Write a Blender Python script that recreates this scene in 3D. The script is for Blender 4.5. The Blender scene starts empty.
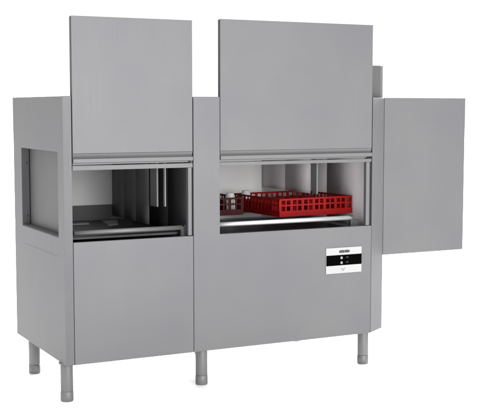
import bpy, bmesh, math, random
from mathutils import Vector, Matrix
random.seed(4)
sc = bpy.context.scene
C = sc.collection
R = math.radians

# ------------------------------------------------------------------ materials
def mat(name, base, rough=.45, metal=0., blotch=0., tint=None, brush=0., spec=.5, coat=0., blotch_scale=2.2, trans=0.):
    m = bpy.data.materials.new(name); m.use_nodes = True
    nt = m.node_tree; b = nt.nodes['Principled BSDF']
    b.inputs['Base Color'].default_value = (*base, 1)
    b.inputs['Roughness'].default_value = rough
    b.inputs['Metallic'].default_value = metal
    b.inputs['Specular IOR Level'].default_value = spec
    b.inputs['Coat Weight'].default_value = coat
    b.inputs['Transmission Weight'].default_value = trans
    N = nt.nodes.new; L = nt.links.new
    if blotch or brush:
        tc = N('ShaderNodeTexCoord')
    if blotch:
        no = N('ShaderNodeTexNoise'); no.inputs['Scale'].default_value = blotch_scale; no.inputs['Detail'].default_value = 3
        L(tc.outputs['Object'], no.inputs['Vector'])
        rp = N('ShaderNodeValToRGB')
        rp.color_ramp.elements[0].position = .35; rp.color_ramp.elements[1].position = .68
        t = tint or (1, 1, 1)
        rp.color_ramp.elements[0].color = (*[c * (1 - blotch) * k for c, k in zip(base, t)], 1)
        rp.color_ramp.elements[1].color = (*[c * (1 + blotch) for c in base], 1)
        L(no.outputs['Fac'], rp.inputs['Fac']); L(rp.outputs['Color'], b.inputs['Base Color'])
    if brush:                                              # fine upright brushing lines of stainless sheet
        mp = N('ShaderNodeMapping'); mp.inputs['Scale'].default_value = (260, 260, 3)
        L(tc.outputs['Object'], mp.inputs['Vector'])
        n2 = N('ShaderNodeTexNoise'); n2.inputs['Scale'].default_value = 1; n2.inputs['Detail'].default_value = 2
        L(mp.outputs['Vector'], n2.inputs['Vector'])
        mr = N('ShaderNodeMapRange'); mr.inputs['To Min'].default_value = rough - brush; mr.inputs['To Max'].default_value = rough + brush
        L(n2.outputs['Fac'], mr.inputs['Value']); L(mr.outputs['Result'], b.inputs['Roughness'])
        bp = N('ShaderNodeBump'); bp.inputs['Strength'].default_value = .05; bp.inputs['Distance'].default_value = .001
        L(n2.outputs['Fac'], bp.inputs['Height']); L(bp.outputs['Normal'], b.inputs['Normal'])
    return m

G = .147; G_SHADED = .126
M = dict(
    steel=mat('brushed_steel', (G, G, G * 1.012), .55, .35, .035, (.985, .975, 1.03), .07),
    steel_shaded=mat('brushed_steel_shaded', (G_SHADED, G_SHADED, G_SHADED * 1.012), .55, .35, .03, (.98, .98, 1.03), .07),  # same steel, with the end panels' shade put into its colour
    bright=mat('polished_steel', (.8, .8, .8), .42, .7, .05),
    inner=mat('inner_steel', (.39, .39, .388), .5, .2, .07),
    leg=mat('leg_steel', (.175, .175, .173), .5, .4, .04),
    patch=mat('patch_steel', (.36, .36, .36), .5, .2, .1, blotch_scale=9),
    duct=mat('duct_steel', (.095, .095, .095), .6, .2, .03),
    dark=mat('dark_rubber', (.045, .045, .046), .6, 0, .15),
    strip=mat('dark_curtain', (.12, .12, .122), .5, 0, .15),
    liner=mat('pale_liner', (.86, .845, .84), .4, 0, .03),
    seal_shade=mat('seal_shade_dark', (.05, .05, .05), .7),  # dark tone for seals and for shade put into the door gaps
    tank=mat('dark_steel', (.05, .05, .052), .4, .4, .25, blotch_scale=9),  # one dark tone for tank, deck plate and sills
    upright=mat('dull_steel', (.17, .17, .17), .5, .2),
    curtain=mat('grey_curtain', (.54, .51, .525), .55, 0, .06),
    infeed=mat('infeed_curtain', (.08, .08, .081), .6, 0, .05),
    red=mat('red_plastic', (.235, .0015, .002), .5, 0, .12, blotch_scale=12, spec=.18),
    red_shaded=mat('red_plastic_shaded', (.062, .011, .013), .6, 0, .25, blotch_scale=14, spec=.12),  # red of the rack standing in shade, darkened in the colour itself
    white=mat('white_glaze', (.66, .66, .65), .25),
    plate=mat('panel_white', (.40, .40, .40), .5, spec=.2),
    black=mat('display_black', (.002, .002, .002), .6, spec=0.),
    ink=mat('printed_grey', (.045, .045, .045), .6),
    faint=mat('printed_pale_grey', (.25, .25, .25), .6),
    lamp=mat('indicator_white', (.22, .22, .235), .4),
    dim=mat('indicator_dim', (.012, .012, .012), .5),
    floor=mat('white_sweep', (.95, .95, .95), .62, 0, spec=.6),
)

# ------------------------------------------------------------------ mesh helpers
def link(name, bm, m, parent=None, bevel=0., smooth=False, seg=2):
    bmesh.ops.recalc_face_normals(bm, faces=bm.faces[:])
    me = bpy.data.meshes.new(name); bm.to_mesh(me); bm.free()
    o = bpy.data.objects.new(name, me); C.objects.link(o)
    me.materials.append(m if not isinstance(m, str) else M[m])
    if smooth:
        for p in me.polygons: p.use_smooth = True
    if parent: o.parent = parent
    if bevel:
        b = o.modifiers.new('bevel', 'BEVEL'); b.width = bevel; b.segments = seg; b.limit_method = 'ANGLE'; b.angle_limit = R(35)
    return o
def box(bm, x0, x1, y0, y1, z0, z1):
    r = bmesh.ops.create_cube(bm, size=1)
    for v in r['verts']:
        v.co = Vector((x0 + (v.co.x + .5) * (x1 - x0), y0 + (v.co.y + .5) * (y1 - y0), z0 + (v.co.z + .5) * (z1 - z0)))
    return bm
def boxes(*bs):
    bm = bmesh.new()
    for b in bs: box(bm, *b)
    return bm
def prism(pts, axis, a, b, bm=None):
    """polygon pts extruded along axis from a to b"""
    bm = bm or bmesh.new()
    def co(p, t):
        if axis == 'z': return (p[0], p[1], t)
        if axis == 'y': return (p[0], t, p[1])
        return (t, p[0], p[1])
    lo = [bm.verts.new(co(p, a)) for p in pts]; hi = [bm.verts.new(co(p, b)) for p in pts]
    n = len(pts)
    bm.faces.new(lo); bm.faces.new(hi[::-1])
    for i in range(n): bm.faces.new((lo[i], lo[(i + 1) % n], hi[(i + 1) % n], hi[i]))
    return bm
def frame_plate(axis, outer, inner, a, b):
    """rectangle with a rectangular hole, extruded along axis: outer/inner = (u0,u1,v0,v1)"""
    bm = bmesh.new()
    def q(r): return [(r[0], r[2]), (r[1], r[2]), (r[1], r[3]), (r[0], r[3])]
    def co(p, t): return (t, p[0], p[1]) if axis == 'x' else (p[0], t, p[1])
    vs = [[[bm.verts.new(co(p, t)) for p in q(r)] for t in (a, b)] for r in (outer, inner)]
    for i in range(4):
        j = (i + 1) % 4
        bm.faces.new((vs[0][0][i], vs[0][0][j], vs[0][1][j], vs[0][1][i]))
        bm.faces.new((vs[1][0][i], vs[1][0][j], vs[1][1][j], vs[1][1][i]))
        for k in (0, 1): bm.faces.new((vs[0][k][i], vs[0][k][j], vs[1][k][j], vs[1][k][i]))
    return bm
def lathe(bm, prof, cx, cy, n=32):
    rings = [[bm.verts.new((cx + r * math.cos(2 * math.pi * k / n), cy + r * math.sin(2 * math.pi * k / n), z)) for k in range(n)] for r, z in prof]
    for a, b in zip(rings, rings[1:]):
        for k in range(n): bm.faces.new((a[k], a[(k + 1) % n], b[(k + 1) % n], b[k]))
    bm.faces.new(rings[0]); bm.faces.new(rings[-1][::-1])
    return bm
def rod(bm, p, q, r, n=20):
    p, q = Vector(p), Vector(q); d = q - p
    g = bmesh.ops.create_cone(bm, cap_ends=True, segments=n, radius1=r, radius2=r, depth=d.length)
    mt = Matrix.Translation((p + q) / 2) @ d.to_track_quat('Z', 'Y').to_matrix().to_4x4()
    bmesh.ops.transform(bm, matrix=mt, verts=g['verts'])
    return bm
def smooth_sides(o):
    for p in o.data.polygons: p.use_smooth = len(p.vertices) == 4
def thing(name, label, cat, loc=(0, 0, 0), rz=0, group=None):
    o = bpy.data.objects.new(name, None); C.objects.link(o)
    o.location = loc; o.rotation_euler = (0, 0, rz); o['label'] = label; o['category'] = cat
    if group: o['group'] = group
    return o

# ------------------------------------------------------------------ setting
bm = bmesh.new(); bmesh.ops.create_grid(bm, x_segments=2, y_segments=2, size=60)
fl = link('floor', bm, 'floor'); fl['kind'] = 'structure'

# ------------------------------------------------------------------ the machine (origin: front left foot of the case, floor level)
T = thing('conveyor_dishwasher', 'grey stainless steel rack conveyor dishwasher on round feet with two lift-up doors raised', 'dishwasher')
H, Z0 = 1.533, .198
W1, W2, W3, W4 = .0458, .6965, .849, 1.800
DP = .896
SILL, TOP = .814, 1.169

# infeed end: one sheet with the tunnel mouth cut into it
end = link('end_panel', frame_plate('x', (0, DP, Z0, H), (.092, .742, .833, 1.259), 0, W1 - .0025), 'steel_shaded', T, .0025)
link('seam_lip', boxes((-.0008, .002, .115, .722, .735, .737)), 'steel_shaded', end)
bm = boxes((.0475, .0505, .05, .80, .805, 1.30))
link('infeed_curtain', bm, 'infeed', T)
link('mouth_strip', boxes((.006, W1 - .004, .0925, .7415, .8332, .8375)), 'seal_shade', end)  # dark strip along the bottom of the tunnel mouth
for z in (.885, 1.175):
    bm = bmesh.new(); rod(bm, (.030, .7385, z), (.030, .7465, z), .005, 12); link('hinge_pin', bm, 'seal_shade', end)

# front skins
link('front_panel', boxes((W1, W2 - .0012, 0, .02, Z0, SILL - .001)), 'steel', T, .002)
L = [(W2 + .0012, Z0), (W4, Z0), (W4, SILL), (W3, SILL), (W3, H), (W2 + .0012, H)]
link('front_panel', prism(L, 'y', 0, .022), 'steel', T, .002)
link('corner_post', prism([(W4 + .002, .0005), (1.939, .089), (1.939, .14), (W4 + .002, .14)], 'z', Z0, H), 'steel', T, .0025)
# window sills folded inwards
link('sill', boxes((W1, W2, .0225, .04, SILL - .03, SILL - .004)), 'tank', T)
link('sill', boxes((W3, W4, .0225, .04, SILL - .03, SILL - .004)), 'tank', T)
# back, roof, base, right end
link('back_panel', boxes((W1, 1.936, DP - .018, DP - .002, Z0 + .004, H - .004)), 'inner', T)
link('roof_panel', prism([(W1, .055), (1.83, .055), (1.919, .142), (1.919, DP - .02), (W1, DP - .02)], 'z', H - .024, H - .004), 'steel', T)
link('base_panel', boxes((W1, W4 + .002, .024, DP - .02, Z0 + .003, Z0 + .02)), 'steel', T)
link('end_panel', frame_plate('x', (.142, DP - .02, Z0, H - .004), (.17, .742, .833, 1.259), 1.921, 1.938), 'steel_shaded', T, .002)
# inner header behind the doors, and dark guide strips that put shade into the door gaps
link('header', boxes((W1, W2, .036, .05, 1.196, H - .026)), 'inner', T)
link('header', boxes((W3, W4 - .002, .036, .05, 1.196, H - .026)), 'inner', T)
for x0, x1 in ((W1 - .001, W1 + .012), (W2 - .012, W2 + .001), (W3 - .001, W3 + .012), (W4 - .012, W4 + .001)):
    link('door_gap_shade', boxes((x0, x1, .029, .035, 1.18, H - .01)), 'seal_shade', T)

# lift-up doors
def door(x0, x1, ztop):
    d = link('lift_door', boxes((x0, x1, 0, .024, 1.2515, ztop)), 'steel', T, .002)
    # folded handle at the foot of the door: slanting channel, then a lip that stands proud
    link('handle', prism([(.001, 1.2505), (.012, 1.228), (-.006, 1.2255), (-.006, 1.2065), (.003, 1.2035), (.022, 1.2035), (.022, 1.2505)], 'x', x0, x1), 'steel', d, .0012)
    link('edge_strip', boxes((x0 - .0012, x0, .001, .0245, 1.2035, ztop - .004)), 'seal_shade', d)  # dark strip down each side edge of the door
    link('edge_strip', boxes((x1, x1 + .0012, .010, .0245, 1.2035, ztop - .004)), 'seal_shade', d)
    return d
door(W1 + .003, W2 - .0035, 1.921)
door(W3 + .003, W4 - .003, 1.934)

# frames of the two openings
link('window_frame', boxes((W1 + .001, W2 - .002, .003, .028, TOP, 1.192), (.668, .688, .003, .028, SILL + .002, TOP - .0005)), 'steel', T, .0015)
link('window_frame', boxes((W3 + .001, W4 - .002, .003, .028, 1.174, 1.192), (1.764, 1.786, .003, .028, SILL + .002, 1.1735)), 'steel', T, .0015)
link('frame_seal', boxes((.6885, .6945, .012, .027, SILL + .002, TOP - .001)), 'seal_shade', T)
link('frame_seal', boxes((1.7865, 1.797, .012, .027, SILL + .002, 1.173)), 'seal_shade', T)

# ---- inside
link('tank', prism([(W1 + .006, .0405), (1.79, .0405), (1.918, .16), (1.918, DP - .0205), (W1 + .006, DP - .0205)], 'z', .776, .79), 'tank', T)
link('liner', boxes((.70, 1.56, DP - .026, DP - .0205, .80, 1.50)), 'liner', T)
link('back_foot_plate', boxes((.058, .69, DP - .028, DP - .0205, .792, .915)), 'dark', T)  # dark plate over the lower back wall
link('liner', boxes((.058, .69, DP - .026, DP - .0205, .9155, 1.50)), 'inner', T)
link('deck_plate', boxes((.06, .66, .09, .865, .815, .828)), 'tank', T, .002)
for pts in ([(.20, .67), (.36, .67), (.385, .76), (.225, .76)], [(.425, .53), (.495, .57), (.575, .80), (.48, .80)]):
    link('deck_patch', prism(pts, 'z', .8282, .8300), 'patch', T)  # pale patches inlaid in the deck
def strips(name, x, y0, y1, z0, z1, m, n, amp=.0004):
    """hanging splash strips, one behind the next, each gently bowed"""
    bm = bmesh.new(); w = (y1 - y0) / n
    for k in range(n):
        ya, yb = y0 + k * w, y0 + (k + 1) * w + .003
        ox = .0012 * (k % 2); tw = random.uniform(-1, 1) * amp
        rows = []
        for i in range(9):
            t = i / 8; z = z1 + (z0 - z1) * t
            s = tw * t * t
            rows.append([bm.verts.new((x + ox + s * .5, ya, z)), bm.verts.new((x + ox + s + amp * .4 * t, (ya + yb) / 2, z)), bm.verts.new((x + ox + s * 1.2, yb, z))])
        for a, b in zip(rows, rows[1:]):
            for j in (0, 1): bm.faces.new((a[j], a[j + 1], b[j + 1], b[j]))
    o = link(name, bm, m, T, smooth=True)
    s = o.modifiers.new('thick', 'SOLIDIFY'); s.thickness = .001
    return o
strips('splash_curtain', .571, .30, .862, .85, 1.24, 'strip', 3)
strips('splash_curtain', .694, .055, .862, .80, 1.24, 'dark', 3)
link('upright', boxes((.566, .576, .18, .272, .955, 1.24)), 'upright', T, .002)
link('upright', boxes((.566, .574, .072, .092, .965, 1.24)), 'upright', T, .002)
strips('splash_curtain', 1.563, .275, .862, .985, 1.24, 'curtain', 2)
link('upright', boxes((1.558, 1.568, .20, .248, .985, 1.24)), 'upright', T, .002)
strips('splash_curtain', 1.79, .06, .862, .80, 1.24, 'curtain', 2)
# rails that carry the racks
bm = bmesh.new(); rod(bm, (W1 + .02, .056, .853), (.655, .056, .853), .0125, 24); r1 = link('rack_rail', bm, 'leg', T); smooth_sides(r1)
bm = bmesh.new(); rod(bm, (W3 + .003, .056, .858), (1.70, .056, .858), .0125, 24); r2 = link('rack_rail', bm, 'bright', T); smooth_sides(r2)
bm = bmesh.new(); rod(bm, (.72, .70, .858), (1.75, .70, .858), .0125, 20); r3 = link('rack_rail', bm, 'bright', T); smooth_sides(r3)
link('rail_bracket', boxes((.645, .664, .044, .07, .79, .86), (.664, .674, .040, .05, .80, .87)), 'dark', T, .003)
link('rail_bracket', boxes((1.69, 1.712, .044, .07, .79, .872), (1.712, 1.745, .046, .056, .80, .85)), 'dark', T, .003)

# ---- feet
def leg(x, y):
    bm = bmesh.new(); lathe(bm, [(.0315, .052), (.0315, Z0 + .006)], x, y)
    l = link('leg', bm, 'leg', T, .001); smooth_sides(l)
    bm = bmesh.new(); lathe(bm, [(.030, 0), (.0325, .004), (.0325, .044), (.0312, .046), (.0312, .0515)], x, y)
    f = link('foot', bm, 'leg', l); smooth_sides(f)
    bm = bmesh.new(); lathe(bm, [(.040, Z0 - .008), (.040, Z0 + .002)], x, y)
    g = link('leg_flange', bm, 'leg', l, .0015); smooth_sides(g)
for x, y in ((.030, .088), (.779, .086), (1.817, .100), (.052, .735), (1.085, .77), (1.817, .862)): leg(x, y)

# ---- outfeed hood on the right and the vent duct behind the corner post
HX0, HX1, HY, HZ = 1.9425, 2.521, .090, .626
link('outfeed_hood', boxes((HX0, HX1, HY, HY + .018, HZ, H)), 'steel', T, .003)
hood = bpy.data.objects['outfeed_hood']
link('hood_flange', boxes((HX1 - .016, HX1 - .0005, HY + .0185, HY + .05, HZ + .001, H - .002), (HX0 + .004, HX1 - .017, HY + .0185, HY + .05, HZ + .001, HZ + .014)), 'leg', hood)
link('hood_roof', boxes((HX0, HX1 - .017, HY + .051, .79, H - .018, H - .003)), 'steel', hood)
link('hood_back', boxes((HX0, HX1 - .017, .791, .806, HZ + .05, H - .003)), 'steel', hood)
link('vent_duct', prism([(W4 + .004, .106), (1.922, .106), (1.953, .128), (1.953, .26), (W4 + .004, .26)], 'z', H - .003, 1.716), 'duct', T, .002)

# ---- control panel
PX0, PX1, PZ0, PZ1 = 1.5005, 1.734, .556, .7
cp = link('control_panel', boxes((PX0, PX1, -.004, -.0002, PZ0, PZ1)), 'plate', T, .0015)
W, Hh = PX1 - PX0, PZ1 - PZ0
bz0, bz1 = PZ0 + .31 * Hh, PZ0 + .715 * Hh
link('display', boxes((PX0 + .001, PX1 - .001, -.0052, -.0038, bz0, bz1)), 'black', cp, .0004)
def disc(x, z, r, name, m):
    bm = bmesh.new(); rod(bm, (x, -.0066, z), (x, -.005, z), r, 24); link(name, bm, m, cp)
for fz in (.25, .72):
    disc(PX0 + .425 * W, bz0 + fz * (bz1 - bz0), .0078, 'indicator_light', 'lamp')
    z = bz0 + (fz + .03) * (bz1 - bz0); x = PX0 + .585 * W
    link('symbol', boxes((x - .007, x + .007, -.0060, -.005, z - .0035, z + .0035)), 'dim', cp)
# the dark maker's lettering, illegible in the photo, as a run of short uprights
bm = bmesh.new(); x = PX0 + .36 * W; zc = PZ0 + .845 * Hh
for k in range(12):                                        # too blurred to read: a dark smudge of close-set strokes
    w = random.uniform(.0045, .0062)
    box(bm, x, x + w, -.0052, -.0038, zc - random.uniform(.005, .0085), zc + random.uniform(.005, .0085))
    x += w + (.0004 if k != 5 else .002)
link('lettering', bm, 'ink', cp)
bm = prism([(PX0 + .44 * W, PZ0 + .2 * Hh), (PX0 + .47 * W, PZ0 + .13 * Hh), (PX0 + .50 * W, PZ0 + .2 * Hh), (PX0 + .54 * W, PZ0 + .2 * Hh), (PX0 + .48 * W, PZ0 + .09 * Hh), (PX0 + .46 * W, PZ0 + .09 * Hh), (PX0 + .41 * W, PZ0 + .2 * Hh)], 'y', -.0052, -.0038)
link('symbol', bm, 'faint', cp)

# ------------------------------------------------------------------ racks
def rack(label, loc, rz, m, sx=.25):
    t = thing('dish_rack', label, 'dish rack', loc, rz, 'plastic racks on the conveyor')
    h = .100; th = .006
    def wall(ax, sg):
        bm = bmesh.new(); s = sx if ax == 'x' else .25; e = .25 - th - .0008 if ax == 'x' else sx
        def bar(u0, u1, z0, z1, d0=0, d1=th):
            a, b = sorted((sg * (s - d0), sg * (s - d1)))
            if ax == 'x': box(bm, a, b, u0, u1, z0, z1)
            else: box(bm, u0, u1, a, b, z0, z1)
        bar(-e, e, 0, .032)                                 # solid band along the foot
        bar(-e, e, .090, h)                                 # rim
        bar(-e, e, .058, .067, .001, th - .001)            # middle rail
        n = round(52 * e)
        for k in range(n + 1):
            u = -e + .006 + (2 * e - .012) * k / n; w = .0085 if k % 2 == 0 else .0045
            bar(u - w, u + w, .0322, .0898, .0006, th - .0006)
        return link('wall', bm, m, t)
    for ax in 'xy':
        for sg in (-1, 1): wall(ax, sg)
    bm = bmesh.new(); ex = sx - th - .002; ey = .25 - th - .002
    for k in range(15):
        u = -ey + 2 * ey * k / 14; v = -ex + 2 * ex * k / 14
        box(bm, v - .002, v + .002, -ey, ey, .006, .012); box(bm, -ex, ex, u - .002, u + .002, .0118, .018)
    link('base_grid', bm, m, t)
    bm = bmesh.new(); nx, ny = max(2, round(ex / .05)), round(ey / .05)
    for k in range(1, nx):                                  # egg-crate of dividers that keeps the ware apart
        v = -ex + 2 * ex * k / nx; box(bm, v - .0012, v + .0012, -ey, ey, .020, .074)
    for k in range(1, ny):
        u = -ey + 2 * ey * k / ny; box(bm, -ex + .0004, ex - .0004, u - .0012, u + .0012, .0205, .0735)
    link('divider', bm, m, t)
    return t
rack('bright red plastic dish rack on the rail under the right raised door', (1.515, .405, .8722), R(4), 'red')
rack('shade-darkened red dish rack behind the middle post, left of the bright red rack', (.968, .605, .8722), 0, 'red_shaded', .20)

def cup(label, x, y, z, r=.034, h=.104):
    bm = bmesh.new()
    lathe(bm, [(r, z), (r * 1.0, z + h * .45), (r * .86, z + h * .85), (r * .72, z + h * .95), (r * .68, z + h), (r * .6, z + h), (r * .55, z + h - .004)], x, y, 28)
    o = link('cup', bm, 'white', None, smooth=True)
    o['label'] = label; o['category'] = 'cup'; o['group'] = 'white upturned cups in the racks'
cup('white upturned cup in the shade-darkened red rack near the middle post', 1.122, .43, .8908, .031, .102)
cup('white upturned cup in the back left corner of the bright red rack', 1.303, .585, .8908, .031, .100)

# ------------------------------------------------------------------ light: white studio, with an added bright band low behind the machine
w = bpy.data.worlds.new('World'); sc.world = w; w.use_nodes = True
nt = w.node_tree; bg = nt.nodes['Background']; bg.inputs['Color'].default_value = (1, 1, 1, 1)
N = nt.nodes.new; Lk = nt.links.new
tc = N('ShaderNodeTexCoord'); sx = N('ShaderNodeSeparateXYZ'); Lk(tc.outputs['Generated'], sx.inputs[0])
def mr(src, a, b, c, d):
    n = N('ShaderNodeMapRange'); n.interpolation_type = 'SMOOTHSTEP'
    for k, v in zip(('From Min', 'From Max', 'To Min', 'To Max'), (a, b, c, d)): n.inputs[k].default_value = v
    Lk(src, n.inputs['Value']); return n.outputs['Result']
def mth(op, a, b):
    n = N('ShaderNodeMath'); n.operation = op
    for i, v in enumerate((a, b)):
        if isinstance(v, (int, float)): n.inputs[i].default_value = v
        else: Lk(v, n.inputs[i])
    return n.outputs[0]
away = mth('ADD', mth('MULTIPLY', sx.outputs['X'], .6), mth('MULTIPLY', sx.outputs['Y'], .8))     # 1 = right behind the machine
base = mth('ADD', mr(away, .4, .85, .60, 1.12), mr(sx.outputs['Z'], .35, .85, 0, 1.6))
band = mth('MULTIPLY', mr(away, .80, .93, 0, 62.0), mth('MULTIPLY', mr(sx.outputs['Z'], .12, .17, 0, 1), mr(sx.outputs['Z'], .30, .42, 1, 0)))  # added glow above the view, whitens the floor beneath the machine
Lk(mth('ADD', base, band), bg.inputs['Strength'])

def area(name, loc, target, size, power):
    l = bpy.data.lights.new(name, 'AREA'); l.shape = 'RECTANGLE'; l.size, l.size_y = size; l.energy = power
    o = bpy.data.objects.new(name, l); C.objects.link(o); o.location = loc
    o.rotation_euler = (Vector(target) - Vector(loc)).to_track_quat('-Z', 'Y').to_euler()
    return o
area('key_softbox', (1.05, -5.6, 1.75), (1.3, 0, 1.9), (2.2, 1.8), 212)

# ------------------------------------------------------------------ camera
cam = bpy.data.cameras.new('camera'); co = bpy.data.objects.new('camera', cam); C.objects.link(co)
cam.sensor_width = 36; cam.lens = 36 * 1094.02 / 480; cam.clip_end = 500
co.location = (-1.64808, -5.14542, 1.47294)
co.rotation_euler = (R(90) - .0917, 0, -.4702)
sc.camera = co
vs = sc.view_settings; vs.view_transform = 'Standard'; vs.look = 'None'; vs.gamma = 1; vs.exposure = 0; vs.use_curve_mapping = False
